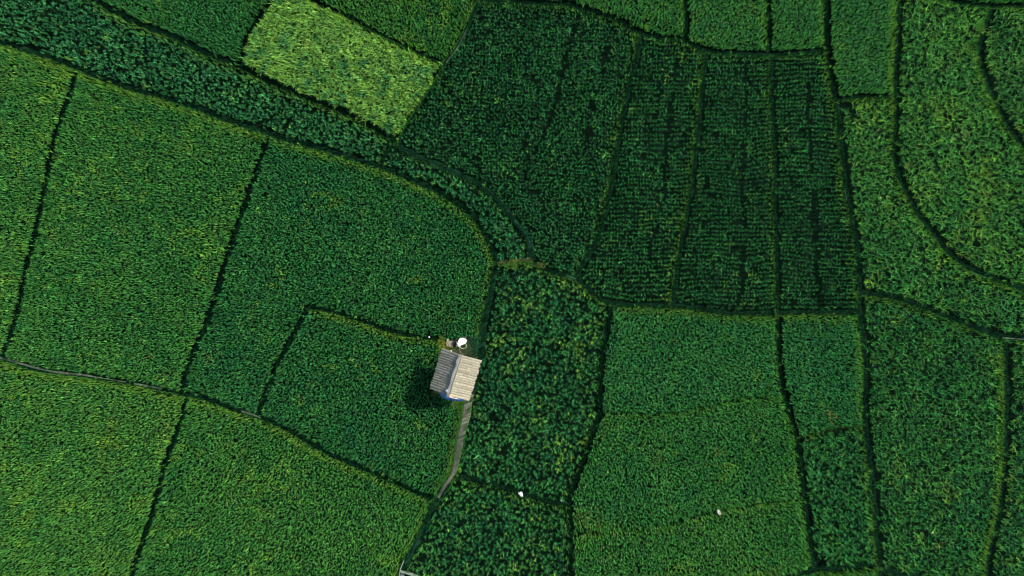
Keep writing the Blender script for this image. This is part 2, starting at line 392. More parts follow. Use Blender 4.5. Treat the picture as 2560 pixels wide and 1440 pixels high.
def blades_mesh(name, bx, by, z0, az, reach, h, wid, col, mat, droop=None, roll=None, ox=None, oy=None):
    """one mesh of bent leaf blades; every argument an array over blades"""
    n = len(bx)
    dx, dy = np.cos(az), np.sin(az)
    if roll is None: roll = rng.normal(0, .45, n)
    if droop is None: droop = rng.uniform(-.05, .35, n) * reach
    sx, sy_, sz = -dy * np.cos(roll), dx * np.cos(roll), np.sin(roll)
    lx = ox if ox is not None else 0; ly = oy if oy is not None else 0
    p0 = np.stack([bx, by, z0], 1)
    p1 = np.stack([bx + dx * reach * .42 + lx * .5, by + dy * reach * .42 + ly * .5, z0 + (h - z0) * .93], 1)
    p2 = np.stack([bx + dx * reach + lx, by + dy * reach + ly, h - droop], 1)
    s = np.stack([sx, sy_, sz], 1)
    v = np.empty((n, 5, 3), np.float32)
    v[:, 0] = p0 - s * (wid * .35)[:, None]; v[:, 1] = p0 + s * (wid * .35)[:, None]
    v[:, 2] = p1 + s * (wid * .5)[:, None]; v[:, 3] = p1 - s * (wid * .5)[:, None]
    v[:, 4] = p2
    idx = np.array([0, 1, 2, 3, 3, 2, 4], np.int32)
    loops = (np.arange(n, dtype=np.int32)[:, None] * 5 + idx[None]).ravel()
    starts = (np.arange(n, dtype=np.int32)[:, None] * 7 + np.array([0, 4], np.int32)[None]).ravel()
    me = bpy.data.meshes.new(name)
    me.vertices.add(n * 5); me.vertices.foreach_set("co", v.ravel())
    me.loops.add(n * 7); me.loops.foreach_set("vertex_index", loops)
    me.polygons.add(n * 2); me.polygons.foreach_set("loop_start", starts)
    me.update(calc_edges=True)
    a = me.attributes.new("leaf_colour", 'FLOAT_COLOR', 'FACE')
    c = np.ones((n, 2, 4), np.float32); c[:, :, :3] = col[:, None, :]
    a.data.foreach_set("color", c.ravel())
    me.materials.append(mat)
    return me


# blotches of other coloured plants the photograph shows: px, py, radius, colour, share
STRAW = (.26, .24, .10)
SPOTS = [(2271, 415, 10, (.34, .36, .14), .6), (2078, 1041, 14, (.30, .27, .09), .6), (1665, 190, 14, (.15, .26, .06), .7),
         (1275, 425, 22, (.075, .23, .055), .6), (1425, 215, 9, (.10, .24, .08), .7), (1245, 245, 9, (.12, .25, .06), .7),
         (1578, 268, 9, (.15, .25, .06), .7), (1510, 385, 13, (.09, .22, .06), .6), (2190, 322, 9, (.28, .30, .10), .7),
         (2145, 318, 8, (.18, .26, .06), .6), (2405, 335, 16, (.20, .26, .07), .5), (2210, 497, 13, (.26, .30, .09), .6),
         (25, 190, 16, (.16, .25, .06), .5), (295, 575, 14, (.18, .24, .05), .5), (130, 590, 14, (.15, .22, .05), .5),
         (1965, 325, 8, (.16, .26, .08), .6), (1963, 228, 7, (.16, .24, .08), .6), (1580, 210, 6, (.2, .28, .1), .6),
         (1655, 745, 10, (.20, .26, .06), .6), (1805, 785, 12, (.17, .24, .05), .6), (1445, 715, 12, (.22, .28, .06), .6),
         (1478, 1305, 30, (.16, .22, .05), .35), (1445, 1290, 22, (.20, .25, .06), .4), (1640, 1150, 14, (.16, .22, .06), .4),
         (1895, 1262, 10, (.26, .27, .08), .6), (1800, 1130, 10, (.22, .24, .08), .35), (2350, 1370, 12, (.22, .26, .06), .5),
         (417, 1063, 7, (.26, .27, .07), .6), (375, 890, 8, (.20, .25, .06), .6), (405, 940, 12, (.20, .23, .05), .5), (525, 900, 10, (.22, .24, .07), .5),
         (600, 1130, 14, (.14, .22, .05), .3), (255, 45, 8, (.24, .24, .08), .6), (358, 68, 16, (.18, .27, .05), .6),
         (370, 215, 8, (.14, .25, .08), .7), (470, 250, 9, (.09, .22, .09), .7), (1930, 1440, 20, (.22, .24, .06), .4),
         (1310, 905, 10, (.2, .27, .07), .5), (1335, 760, 12, (.16, .26, .06), .5), (1255, 740, 7, (.2, .25, .06), .6), (1290, 735, 7, (.2, .25, .06), .6),
         (1375, 860, 16, (.10, .21, .055), .5), (1260, 810, 14, (.10, .21, .055), .5), (1300, 880, 14, (.12, .22, .055), .5)]


def field_colour(x_px, y_px, p, n):
    wx, wy = (x_px - 1280) / PPM, -(y_px - 720) / PPM
    k = .40 * vnoise(wx, wy, 2.6, 3) + .25 * vnoise(wx, wy, .9, 4) + .35 * vnoise(wx, wy, .42, 6)
    k = np.clip((k - .5) * 2.6 + .5 + rng.normal(0, .2, n), 0, 1)
    if p.get('blot'): k = np.clip(.95 - np.clip((vnoise(wx, wy, .62, 9) * .6 + vnoise(wx, wy, .3, 10) * .4 - .52) * 3.4, 0, 1) + rng.normal(0, .2, n), 0, 1)
    c = np.array(p['c1'])[None] * (1 - k)[:, None] + np.array(p['c2'])[None] * k[:, None]
    # yellowing plants stand in small groups
    yn = .45 * vnoise(wx, wy, 2.2, 5) + .55 * vnoise(wx, wy, .48, 7)
    thr = .80 - .75 * p['yel'] ** .6
    ym = np.clip((yn - thr) * 6, 0, 1) * (rng.random(n) < .8) + .7 * (rng.random(n) < p['yel'] * .5)
    yc = np.array(p.get('ycol', YEL))
    mixk = (ym * rng.uniform(.5, 1, n))[:, None]
    c = c * (1 - mixk) + yc[None] * mixk
    # bluer, teal plants scattered among them
    tn = np.clip((vnoise(wx, wy, .6, 8) - .68) * 4, 0, 1)[:, None] * .5
    c = c * (1 - tn) + c * np.array((.55, .85, 1.25))[None] * tn
    for sx, sy_, r, sc, sh in SPOTS:
        d = np.hypot(x_px - sx, y_px - sy_)
        m = (d < r * 1.5) & (rng.random(n) < sh * np.clip(1.6 - d / r, 0, 1))
        c[m] = np.array(sc)[None] * rng.uniform(.8, 1.15, (m.sum(), 1))
    b = np.exp(rng.normal(0, p['var'] * .5, n))
    return c * np.array((.84, 1.15, .92))[None] * b[:, None]


field_n = 0
for pi, p in enumerate(PLOTS):
    jj, ii = np.nonzero(lab == pi)
    if len(ii) == 0: continue
    px0, px1 = X0 + ii.min() * CG, X0 + (ii.max() + 1) * CG
    py0, py1 = Y0 + jj.min() * CG, Y0 + (jj.max() + 1) * CG
    s = p['s'] * PPM; sy = p.get('sy', p['s']) * PPM
    nx, ny = int((px1 - px0) / s) + 2, int((py1 - py0) / sy) + 2
    gx, gy = np.meshgrid(np.arange(nx), np.arange(ny))
    x = px0 + gx * s + (gy % 2) * s * .5 * p['rows'] + rng.normal(0, p['jit'] * s * .6, gx.shape)
    y = py0 + gy * sy + rng.normal(0, p['jit'] * sy * .6, gx.shape)
    if p['rows'] == 0.0:          # the rows of the dark block bow slightly
        y = y + 9 * np.sin((x - 1200) / 190.0) + 16 * ((x - 1700) / 500.0)
        x = x + 5 * np.sin(y / 70.0)
        y = y + (vnoise(x, y, 90, 81) - .5) * 14 + (vnoise(x, y, 22, 82) - .5) * 2.5
    x = x.ravel(); y = y.ravel()
    ok = (x > X0 + 2) & (x < X1 - 2) & (y > Y0 + 2) & (y < Y1 - 2)
    x, y = x[ok], y[ok]
    ci = ((x - X0) / CG).astype(int).clip(0, cw - 1); cj = ((y - Y0) / CG).astype(int).clip(0, ch - 1)
    fi = ((x - X0) / G).astype(int).clip(0, gw - 1); fj = ((y - Y0) / G).astype(int).clip(0, gh - 1)
    # the line's edge wanders a little
    wob = (vnoise(x, y, 14, 21) - .5) * 4.5 + (vnoise(x, y, 5, 22) - .5) * 4
    ok = (lab[cj, ci] == pi) & (dist[fj, fi] + wob > p['reach'] * PPM * .36) & ~in_poly(x, y, YARD)
    onp = np.array([L[q_][2] in 'dps' for q_ in names] + [False])[bidx[fj, fi]]
    ok |= (lab[cj, ci] == pi) & (rng.random(len(x)) < .035) & ~onp & (distf[fj, fi] > 0) & ~in_poly(x, y, YARD)
    ok &= (distf[fj, fi] + wob * 1.3 + rng.normal(0, 1.6, len(x)) > 0)
    bald = vnoise(x, y, 26, 31) * .6 + vnoise(x, y, 9, 32) * .4
    ok &= (rng.random(len(x)) > p['miss'] * (1 + 6 * (bald > .72)))
    x, y = x[ok], y[ok]
    n = len(x)
    edge = dist[((y - Y0) / G).astype(int).clip(0, gh - 1), ((x - X0) / G).astype(int).clip(0, gw - 1)]
    c = field_colour(x, y, p, n)
    # edge plants are yellower, and the sunlit lip is painted into their colour
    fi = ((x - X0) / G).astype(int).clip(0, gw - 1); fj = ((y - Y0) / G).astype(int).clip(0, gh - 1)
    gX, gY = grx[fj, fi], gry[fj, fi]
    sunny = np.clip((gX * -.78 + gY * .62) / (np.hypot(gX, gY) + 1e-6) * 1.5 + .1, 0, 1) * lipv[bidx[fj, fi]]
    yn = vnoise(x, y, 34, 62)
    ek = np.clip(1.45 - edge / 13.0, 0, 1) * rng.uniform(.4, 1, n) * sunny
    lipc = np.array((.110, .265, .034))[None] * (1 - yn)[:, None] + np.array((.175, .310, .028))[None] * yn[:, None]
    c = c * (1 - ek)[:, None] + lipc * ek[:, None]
    hmap = (vnoise(x, y, 30, 41) - .5) * p['hv'] + (vnoise(x, y, 13, 42) - .5) * p['hv'] * 1.6 + rng.normal(0, p['hv'] * .35, n)
    nb = p['nb']
    R = lambda a: np.repeat(a, nb)
    N = n * nb
    wx = (R(x) - 1280) / PPM + rng.normal(0, .02, N); wy = -(R(y) - 720) / PPM + rng.normal(0, .02, N)
    az = rng.uniform(0, 2 * math.pi, N)
    star = (rng.random(n) < (.035 if p['nb'] > 9 else .012)) & (edge > 4)       # bigger, paler plants standing out of the crop
    sc_ = rng.uniform(.25, .9, n)[:, None] * star[:, None]
    c = c * (1 - sc_) + (c * 1.25 + np.array((.045, .085, .012))[None]) * sc_
    hmap = hmap + star * .10
    size = R(np.exp(rng.normal(0, .18, n)) * (1 + star * .75))
    reach = p['reach'] * size * rng.uniform(.45, 1.25, N)
    h = (p['h'] + R(hmap)) * rng.uniform(.72, 1.12, N)
    wid = p['w'] * rng.uniform(.7, 1.3, N)
    cc = R(np.arange(n))
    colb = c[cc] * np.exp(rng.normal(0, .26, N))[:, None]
    le = p.get('lean')
    ox = oy = None
    if le:
        lk = .6 + .8 * vnoise(R(x), R(y), 22, 51)
        ox, oy = le[0] * lk, le[1] * lk
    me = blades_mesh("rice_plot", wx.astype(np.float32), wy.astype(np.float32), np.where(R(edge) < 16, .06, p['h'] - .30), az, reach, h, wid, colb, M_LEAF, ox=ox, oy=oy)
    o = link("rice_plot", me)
    tag(o, p['label'], "rice field", "rice fields divided by bunds")
    field_n += N
print("blades", field_n)

# ------------------------------------------------------------------ ground, bunds, paths
bm = bmesh.new()
bmesh.ops.create_grid(bm, x_segments=60, y_segments=60, size=600)
g = mesh_bm("ground", bm, M_MUD)
tag(g, kind="structure")


def resample(pts, step=8):
    """smooth dense polyline in px (Catmull-Rom)"""
    out = []
    n = len(pts)
    for i in range(n - 1):
        p0 = pts[max(0, i - 1)]; p1 = pts[i]; p2 = pts[i + 1]; p3 = pts[min(n - 1, i + 2)]
        m = max(1, int(math.dist(p1, p2) / step))
        for k in range(m):
            t = k / m
            out.append(tuple(.5 * ((2 * p1[a]) + (-p0[a] + p2[a]) * t + (2 * p0[a] - 5 * p1[a] + 4 * p2[a] - p3[a]) * t * t + (-p0[a] + 3 * p1[a] - 3 * p2[a] + p3[a]) * t ** 3) for a in (0, 1)))
    out.append(pts[-1])
    return out


def bank(name, pts, hw_px, z, mat, step=8, wob=.25, sink=.05, salt=0, taper=None):
    """low earth bank with a rounded, wandering profile; width in px"""
    q = resample(pts, step)
    bm = bmesh.new()
    prev = None
    rr = random.Random(salt + 7)
    for i, p in enumerate(q):
        a = q[max(0, i - 1)]; b = q[min(len(q) - 1, i + 1)]
        dx, dy = b[0] - a[0], b[1] - a[1]
        ln = math.hypot(dx, dy) or 1
        nx_, ny_ = -dy / ln, dx / ln
        hw = hw_px * (1 + rr.uniform(-wob, wob) * .6 + (float(vnoise(p[0], p[1], 22, 77)) - .5) * wob * 2.2)
        if taper: hw *= taper[0] + (taper[1] - taper[0]) * (i / max(1, len(q) - 1)) ** 1.5
        ring = []
        for u, zz in ((-1.25, -sink), (-.85, z * .75), (-.3, z), (.3, z * 1.02), (.85, z * .72), (1.25, -sink)):
            w_ = W(p[0] + nx_ * hw * u, p[1] + ny_ * hw * u)
            ring.append(bm.verts.new((w_[0], w_[1], zz + (rr.uniform(-.015, .015) * (.15 if taper else 1) if zz > 0 else 0))))
        if prev:
            for k in range(5):
                bm.faces.new((prev[k], prev[k + 1], ring[k + 1], ring[k]))
        prev = ring
    bmesh.ops.recalc_face_normals(bm, faces=bm.faces)
    o = mesh_bm(name, bm, mat, smooth=True)
    tag(o, kind="structure")
    return o


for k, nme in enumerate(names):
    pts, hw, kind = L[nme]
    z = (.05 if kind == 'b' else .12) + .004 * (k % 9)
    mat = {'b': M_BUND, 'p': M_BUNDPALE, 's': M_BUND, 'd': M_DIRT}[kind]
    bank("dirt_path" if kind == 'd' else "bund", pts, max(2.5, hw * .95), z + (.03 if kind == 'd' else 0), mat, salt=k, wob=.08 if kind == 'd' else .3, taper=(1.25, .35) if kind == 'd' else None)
# worn stretches that show pale earth
PALE = [([(-20, 893), (20, 903), (60, 915), (111, 928), (160, 935), (202, 939), (250, 947), (310, 957)], 3.0, M_TRACK), ([(330, 961), (352, 965), (385, 971), (400, 974)], 3.2, M_TRACK),
        ([(600, 1030), (622, 1037), (648, 1047)], 3, M_TRACK), ([(1114, 154), (1142, 118), (1152, 98), (1166, 70)], 2.6, M_TRACK),
        ([(1285, 550), (1303, 571), (1318, 592), (1326, 620)], 5, M_TRACK2), ([(2512, 845), (2530, 847), (2600, 851)], 1.8, M_TRACK),
        ([(2115, 470), (2121, 500)], 2.0, M_TRACK2), ([(1415, 691), (1440, 698)], 4, M_TRACK2), ([(1938, 774), (1944, 786)], 4, M_TRACK2),
        ([(2430, 680), (2475, 696)], 3, M_TRACK2), ([(1068, 1294), (1040, 1362), (1012, 1412)], 3.2, M_TRACK2)]
for k, (pts, hw, m) in enumerate(PALE):
    bank("worn_path", pts, hw, .16 if m is M_TRACK2 else .19, m, salt=50 + k, taper=(1.1, .7))
bank("yard_strip", [(1190, 838), (1186, 870), (1184, 893)], 12, .10, M_BUND, salt=80)
# the yard north of the hut
bm = bmesh.new()
vsn = [bm.verts.new((*W(x_, y_)[:2], .05)) for x_, y_ in YARD]
f = bm.faces.new(vsn)
bmesh.ops.triangulate(bm, faces=[f])
bmesh.ops.recalc_face_normals(bm, faces=bm.faces)
bmesh.ops.subdivide_edges(bm, edges=bm.edges, cuts=4, use_grid_fill=True)
for v in bm.verts: v.co.z += random.uniform(-.015, .02)
y_o = mesh_bm("yard", bm, M_YARD)
tag(y_o, kind="structure")

# grass on the banks: short, thin, thicker on the sunny lip
gx_l, gy_l, c_l, h_l, r_l = [], [], [], [], []
for k, nme in enumerate(names):
    pts, hw, kind = L[nme]
    q = resample(pts, 5)
    for i in range(len(q) - 1):
        a, b = q[i], q[i + 1]
        if not (X0 < a[0] < X1 and Y0 < a[1] < Y1): continue
        ln = math.dist(a, b)
        dens = {'b': 1.0, 'p': 3.2, 's': 3.0, 'd': .0}[kind]
        nn = int(ln * dens + rng.random())
        nx_, ny_ = -(b[1] - a[1]) / (ln or 1), (b[0] - a[0]) / (ln or 1)
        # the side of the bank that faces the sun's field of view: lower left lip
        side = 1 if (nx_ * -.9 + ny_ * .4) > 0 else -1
        for _ in range(nn):
            t = rng.random(); u = rng.normal(0, .45)
            gx_l.append(a[0] + (b[0] - a[0]) * t + nx_ * hw * u); gy_l.append(a[1] + (b[1] - a[1]) * t + ny_ * hw * u)
            if kind == 's' and rng.random() < .75:
                c_l.append(np.array(STRAW) * rng.uniform(.55, 1.1))
            else:
                c_l.append(np.array((.006, .050, .018)) * rng.uniform(.7, 1.4))
            h_l.append(rng.uniform(.14, .24)); r_l.append(rng.uniform(.05, .14))
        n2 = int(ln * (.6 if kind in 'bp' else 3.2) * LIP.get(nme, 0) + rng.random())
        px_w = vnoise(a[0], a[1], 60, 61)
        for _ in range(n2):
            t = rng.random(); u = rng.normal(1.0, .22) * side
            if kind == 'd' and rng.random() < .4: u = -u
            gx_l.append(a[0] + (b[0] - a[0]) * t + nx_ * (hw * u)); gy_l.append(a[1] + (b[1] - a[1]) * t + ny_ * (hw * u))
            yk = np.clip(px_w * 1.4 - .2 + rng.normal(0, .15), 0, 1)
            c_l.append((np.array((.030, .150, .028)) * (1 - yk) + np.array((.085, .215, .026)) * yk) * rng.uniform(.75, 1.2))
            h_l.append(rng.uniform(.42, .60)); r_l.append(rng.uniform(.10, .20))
# weeds and a fringe of yellow grass round the yard
for (cx, cy, sx_, sy2, num, colr, hh) in [(1104, 857, 3.5, 7, 420, (.20, .25, .035), .45), (1100, 885, 2.5, 14, 260, (.16, .20, .03), .45), (1118, 873, 8, 3, 200, (.14, .20, .03), .3),
                                      (1180, 875, 9, 14, 500, (.07, .12, .045), .16), (1160, 872, 10, 8, 260, (.10, .13, .05), .14), (1190, 860, 7, 14, 800, (.012, .095, .050), .18), (1140, 1010, 6, 6, 260, (.14, .22, .03), .4), (1088, 985, 5, 4, 200, (.12, .22, .04), .45),
                                      (1285, 660, 5, 6, 160, (.20, .26, .04), .4), (1352, 662, 6, 3, 90, (.14, .20, .05), .35)]:
    for _ in range(num):
        gx_l.append(rng.normal(cx, sx_)); gy_l.append(rng.normal(cy, sy2)); c_l.append(np.array(colr) * rng.uniform(.7, 1.3)); h_l.append(hh * rng.uniform(.7, 1.2)); r_l.append(rng.uniform(.06, .18))
gx_a = np.array(gx_l); gy_a = np.array(gy_l); n = len(gx_a)
nb = 3
wx = (np.repeat(gx_a, nb) - 1280) / PPM + rng.normal(0, .03, n * nb); wy = -(np.repeat(gy_a, nb) - 720) / PPM + rng.normal(0, .03, n * nb)
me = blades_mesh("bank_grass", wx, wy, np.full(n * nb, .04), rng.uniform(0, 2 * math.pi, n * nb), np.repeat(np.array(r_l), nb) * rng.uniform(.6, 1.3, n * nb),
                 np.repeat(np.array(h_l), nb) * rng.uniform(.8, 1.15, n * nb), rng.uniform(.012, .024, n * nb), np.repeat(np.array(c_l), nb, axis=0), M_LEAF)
o = link("bank_grass", me)
tag(o, "short grass and weeds growing on the banks between the rice plots", "grass", kind="stuff")
print("grass", n * nb)

# ------------------------------------------------------------------ the field hut
def wood_mat(name, a, b, c, knots=(.07, .065, .055)):
    """weathered bamboo; long grain along local X, blotches and dark nicks"""
    m, n, l = new_mat(name)
    tc = n.new("ShaderNodeTexCoord")
    mp = n.new("ShaderNodeMapping"); mp.inputs['Scale'].default_value = (1.2, 9, 9)
    nz = n.new("ShaderNodeTexNoise"); nz.inputs['Scale'].default_value = 2.2; nz.inputs['Detail'].default_value = 6
    rp = n.new("ShaderNodeValToRGB")
    rp.color_ramp.elements[0].position = .3; rp.color_ramp.elements[0].color = (*a, 1)
    rp.color_ramp.elements[1].position = .72; rp.color_ramp.elements[1].color = (*c, 1)
    e = rp.color_ramp.elements.new(.5); e.color = (*b, 1)
    mp2 = n.new("ShaderNodeMapping"); mp2.inputs['Scale'].default_value = (2.6, 7, 7)
    n2 = n.new("ShaderNodeTexNoise"); n2.inputs['Scale'].default_value = 1.9; n2.inputs['Detail'].default_value = 5
    r2 = n.new("ShaderNodeValToRGB")
    r2.color_ramp.elements[0].position = .56; r2.color_ramp.elements[0].color = (0, 0, 0, 1)
    r2.color_ramp.elements[1].position = .70; r2.color_ramp.elements[1].color = (.75, .75, .75, 1)
    mx = n.new("ShaderNodeMix"); mx.data_type = 'RGBA'
    mx.inputs[7].default_value = (*knots, 1)
    oi = n.new("ShaderNodeAttribute"); oi.attribute_name = "piece"; oi.attribute_type = 'GEOMETRY'
    hv = n.new("ShaderNodeHueSaturation")
    mr = n.new("ShaderNodeMapRange"); mr.inputs[3].default_value = .62; mr.inputs[4].default_value = 1.28
    pr = n.new("ShaderNodeBsdfPrincipled"); pr.inputs['Roughness'].default_value = .8; pr.inputs['Specular IOR Level'].default_value = .2
    bp = n.new("ShaderNodeBump"); bp.inputs['Strength'].default_value = .5; bp.inputs['Distance'].default_value = .01
    out = n.new("ShaderNodeOutputMaterial")
    l.new(tc.outputs['Object'], mp.inputs[0]); l.new(mp.outputs[0], nz.inputs[0]); l.new(nz.outputs[0], rp.inputs[0])
    l.new(tc.outputs['Object'], mp2.inputs[0]); l.new(mp2.outputs[0], n2.inputs[0]); l.new(n2.outputs[0], r2.inputs[0])
    l.new(r2.outputs[0], mx.inputs[0]); l.new(rp.outputs[0], mx.inputs[6])
    l.new(oi.outputs['Fac'], mr.inputs[0]); l.new(mr.outputs[0], hv.inputs['Value']); l.new(mx.outputs[2], hv.inputs['Color'])
    l.new(hv.outputs[0], pr.inputs['Base Color'])
    l.new(nz.outputs[0], bp.inputs['Height']); l.new(bp.outputs[0], pr.inputs['Normal'])
    l.new(pr.outputs[0], out.inputs[0])
    return m


M_ROOF = wood_mat("weathered_bamboo", (.115, .108, .085), (.200, .182, .132), (.270, .243, .172))
M_POLE = wood_mat("pale_bamboo_pole", (.22, .20, .13), (.30, .27, .18), (.36, .33, .23))
M_DARKW = wood_mat("old_timber", (.10, .085, .06), (.16, .13, .095), (.22, .19, .15))
M_RIDGE = noisy_mat("ridge_sheet", [(.3, (.30, .275, .215)), (.7, (.42, .39, .31))], 6, .7, bump=.4)
M_PINK = noisy_mat("faded_tile", [(.3, (.27, .19, .145)), (.7, (.35, .27, .21))], 9, .8)
M_TARP = noisy_mat("blue_tarpaulin", [(.25, (.006, .055, .20)), (.5, (.012, .12, .38)), (.72, (.08, .30, .45))], 3.5, .38, bump=.9, bscale=7, spec=.5)
M_WHITE = noisy_mat("white_plastic", [(.3, (.62, .61, .60)), (.7, (.74, .73, .72))], 5, .5, bump=.4, bscale=9)
M_ROPE = noisy_mat("pale_hose", [(.3, (.26, .34, .24)), (.7, (.40, .48, .36))], 6, .6)
M_BLACK = noisy_mat("black_plastic", [(.3, (.012, .014, .022)), (.7, (.03, .034, .05))], 8, .5, bump=.5)
M_BOARD = noisy_mat("weathered_board", [(.25, (.11, .095, .065)), (.5, (.19, .165, .12)), (.78, (.27, .24, .185))], 4.5, .9, bump=.5)
M_CREAM = noisy_mat("cream_block", [(.3, (.62, .62, .42)), (.7, (.72, .72, .52))], 8, .8)
M_SACK = noisy_mat("pale_sack", [(.3, (.44, .42, .34)), (.7, (.62, .60, .50))], 14, .85, bump=.5)
M_SACK2 = noisy_mat("grey_grain", [(.3, (.26, .24, .20)), (.7, (.38, .35, .30))], 20, .9, bump=.5)

RZ = 2.62            # ridge height
EZ = 1.78            # eave height
ANG = -math.radians(17.3)     # turn of the hut, anticlockwise from +X
hc = W(1138.5, 937.5, 2.2)
hut = empty("field_hut", (hc[0], hc[1], 0.05))
hut.rotation_euler = (0, 0, ANG)
tag(hut, "open sided field hut with a gabled bamboo roof, beside the dirt path", "hut")
HW, HL = 1.60, 1.64      # half width across the ridge, half length along it
z_b = 0.05               # hut origin above the mud


def roof_slope(side):
    """split-bamboo courses running down one slope, local X = away from the ridge"""
    bm = bmesh.new()
    n = 17
    pitch = 2 * HL / n
    rise = RZ - EZ
    sl_len = math.hypot(HW, rise)
    lay = bm.faces.layers.float.new("piece")
    for i in range(n):
        y0 = -HL + i * pitch + random.uniform(-.02, .02)
        x_end = HW + random.uniform(-.05, .05)
        if side < 0 and i == 1: x_end += .05
        # every course is two to three lengths overlapping like tiles
        cuts = [0.02] + sorted(random.uniform(.3, 1.3) for _ in range(random.choice((1, 2)))) + [x_end]
        tint0 = random.random()
        for a, b in zip(cuts[:-1], cuts[1:]):
            if b - a < .08: continue
            tint = min(1, max(0, tint0 * .5 + random.uniform(0, .5)))
            skew = random.uniform(-.012, .012)
            lift = random.uniform(0, .012)
            seg = 6
            top = []; rows = []
            for (xx, off) in ((a - .02, 0), (b, skew)):
                row = []
                for k in range(seg + 1):
                    u = k / seg
                    yy = y0 + off + u * (pitch + .012)
                    # half-round section, lower edge tucked beneath its neighbour
                    zz = RZ - rise * xx / HW + .024 * math.sin(math.pi * min(1, u * 1.05)) + .016 * (1 - u) + lift + (.012 if xx == a - .02 else 0)
                    row.append(bm.verts.new((side * xx, yy, zz - z_b)))
                rows.append(row)
            for k in range(seg):
                f = bm.faces.new((rows[0][k], rows[0][k + 1], rows[1][k + 1], rows[1][k]))
                f[lay] = tint
            # thickness at the open end
            low = [bm.verts.new((v.co.x, v.co.y, v.co.z - .022)) for v in rows[1]]
            for k in range(seg):
                f = bm.faces.new((rows[1][k], rows[1][k + 1], low[k + 1], low[k])); f[lay] = tint
    # under sheet that closes the roof
    bmesh.ops.recalc_face_normals(bm, faces=bm.faces)
    q = [(0.0, -HL + .01), (HW - .06, -HL + .01), (HW - .06, HL - .01), (0.0, HL - .01)]
    for dz in (-.015,):
        f = bm.faces.new([bm.verts.new((side * a, b, RZ - rise * a / HW + dz - z_b)) for a, b in q]); f[lay] = .1
    o = mesh_bm("roof_slope", bm, M_ROOF, hut)
    return o


rs_r = roof_slope(1)
rs_l = roof_slope(-1)
# ridge: flattened pale sheet folded over the top, left of a bamboo pole
bm = bmesh.new()
prev = None
for i in range(15):
    yy = -HL + .0 + i * (2 * HL) / 14
    jit = random.uniform(-.03, .03)
    wl_, wr_ = .20 + jit + (.05 if i % 5 == 2 else 0), .06
    sl_ = (RZ - EZ) / HW
    row = [bm.verts.new((-wl_, yy, RZ - wl_ * .20 + .035 - z_b)), bm.verts.new((-.08, yy, RZ + .060 - z_b)), bm.verts.new((0, yy, RZ + .085 - z_b)), bm.verts.new((wr_, yy, RZ - wr_ * sl_ + .08 - z_b))]
    if prev:
        for k in range(3): bm.faces.new((prev[k], prev[k + 1], row[k + 1], row[k]))
    prev = row
bmesh.ops.recalc_face_normals(bm, faces=bm.faces)
ridge = mesh_bm("ridge_cap", bm, M_RIDGE, hut)
bm = bmesh.new()
add_tube(bm, [(.06, HL + .05, RZ + .095 - z_b), (.055, .4, RZ + .10 - z_b), (.03, -.6, RZ + .10 - z_b), (.06, -HL + .1, RZ + .10 - z_b)], .024, 8)
mesh_bm("ridge_pole", bm, M_POLE, hut, True)
# broken cap tiles at the south end of the ridge
for (x_, y_, w_, l_, rz_, mt) in ((-.25, -HL + .36, .20, .16, .5, M_WHITE), (-.07, -HL + .05, .20, .26, .2, M_PINK), (.20, -HL - .02, .30, .12, -.1, M_PINK), (.55, -HL - .04, .5, .05, 0, M_RIDGE)):
    bm = bmesh.new()
    sl_ = (RZ - EZ) / HW
    m3 = Matrix.Rotation(rz_, 3, 'Z')
    tilt = Matrix.Rotation((1 if x_ > 0 else -1) * math.atan(sl_), 3, 'Y')
    add_box(bm, (x_, y_, RZ - abs(x_) * sl_ + .105 - z_b), (w_, l_, .02), tilt @ m3)
    if mt is M_WHITE:
        bm.verts.ensure_lookup_table()
        for v in list(bm.verts):
            if v.co.x < x_ - .05: v.co.y = y_ + (v.co.y - y_) * .15
    mesh_bm("roof_patch", bm, mt, hut)
# battens sticking out under the south eave of the left slope
for k in range(5):
    bm = bmesh.new()
    x_ = -.32 - k * .20
    z_ = RZ - abs(x_) * (RZ - EZ) / HW - .06 - z_b
    add_box(bm, (x_, -HL + .02, z_), (.055, .34, .03))
    mesh_bm("batten", bm, M_POLE, hut)
# frame
for sx_ in (-1, 1):
    for sy_ in (-1, 1):
        bm = bmesh.new()
        add_tube(bm, [(sx_ * (HW - .28), sy_ * (HL - .25), -.1), (sx_ * (HW - .28), sy_ * (HL - .25), RZ - (RZ - EZ) * (HW - .28) / HW - .06 - z_b)], .05, 8)
        mesh_bm("post", bm, M_DARKW, hut, True)
for sy_ in (-1, 1):
    bm = bmesh.new()
    add_tube(bm, [(0, sy_ * (HL - .25), .5), (0, sy_ * (HL - .25), RZ - .06 - z_b)], .045, 8)
    mesh_bm("post", bm, M_DARKW, hut, True)
    bm = bmesh.new()
    zt = RZ - (RZ - EZ) * (HW - .28) / HW - .10 - z_b
    add_tube(bm, [(-HW + .2, sy_ * (HL - .25) , zt), (HW - .2, sy_ * (HL - .25), zt)], .04, 8)
    mesh_bm("tie_beam", bm, M_DARKW, hut, True)
for sx_ in (-1, 1):
    bm = bmesh.new()
    zt = RZ - (RZ - EZ) * (HW - .28) / HW - .07 - z_b
    add_tube(bm, [(sx_ * (HW - .34), -HL + .05, zt), (sx_ * (HW - .34), HL - .05, zt)], .04, 8)
    mesh_bm("purlin", bm, M_DARKW, hut, True)
bm = bmesh.new()
for k in range(22):
    add_box(bm, (-HW + .36 + k * (2 * HW - .72) / 21, 0, .52 + random.uniform(-.006, .006)), (.10, 2 * HL - .56, .025))
mesh_bm("floor_platform", bm, M_BOARD, hut)

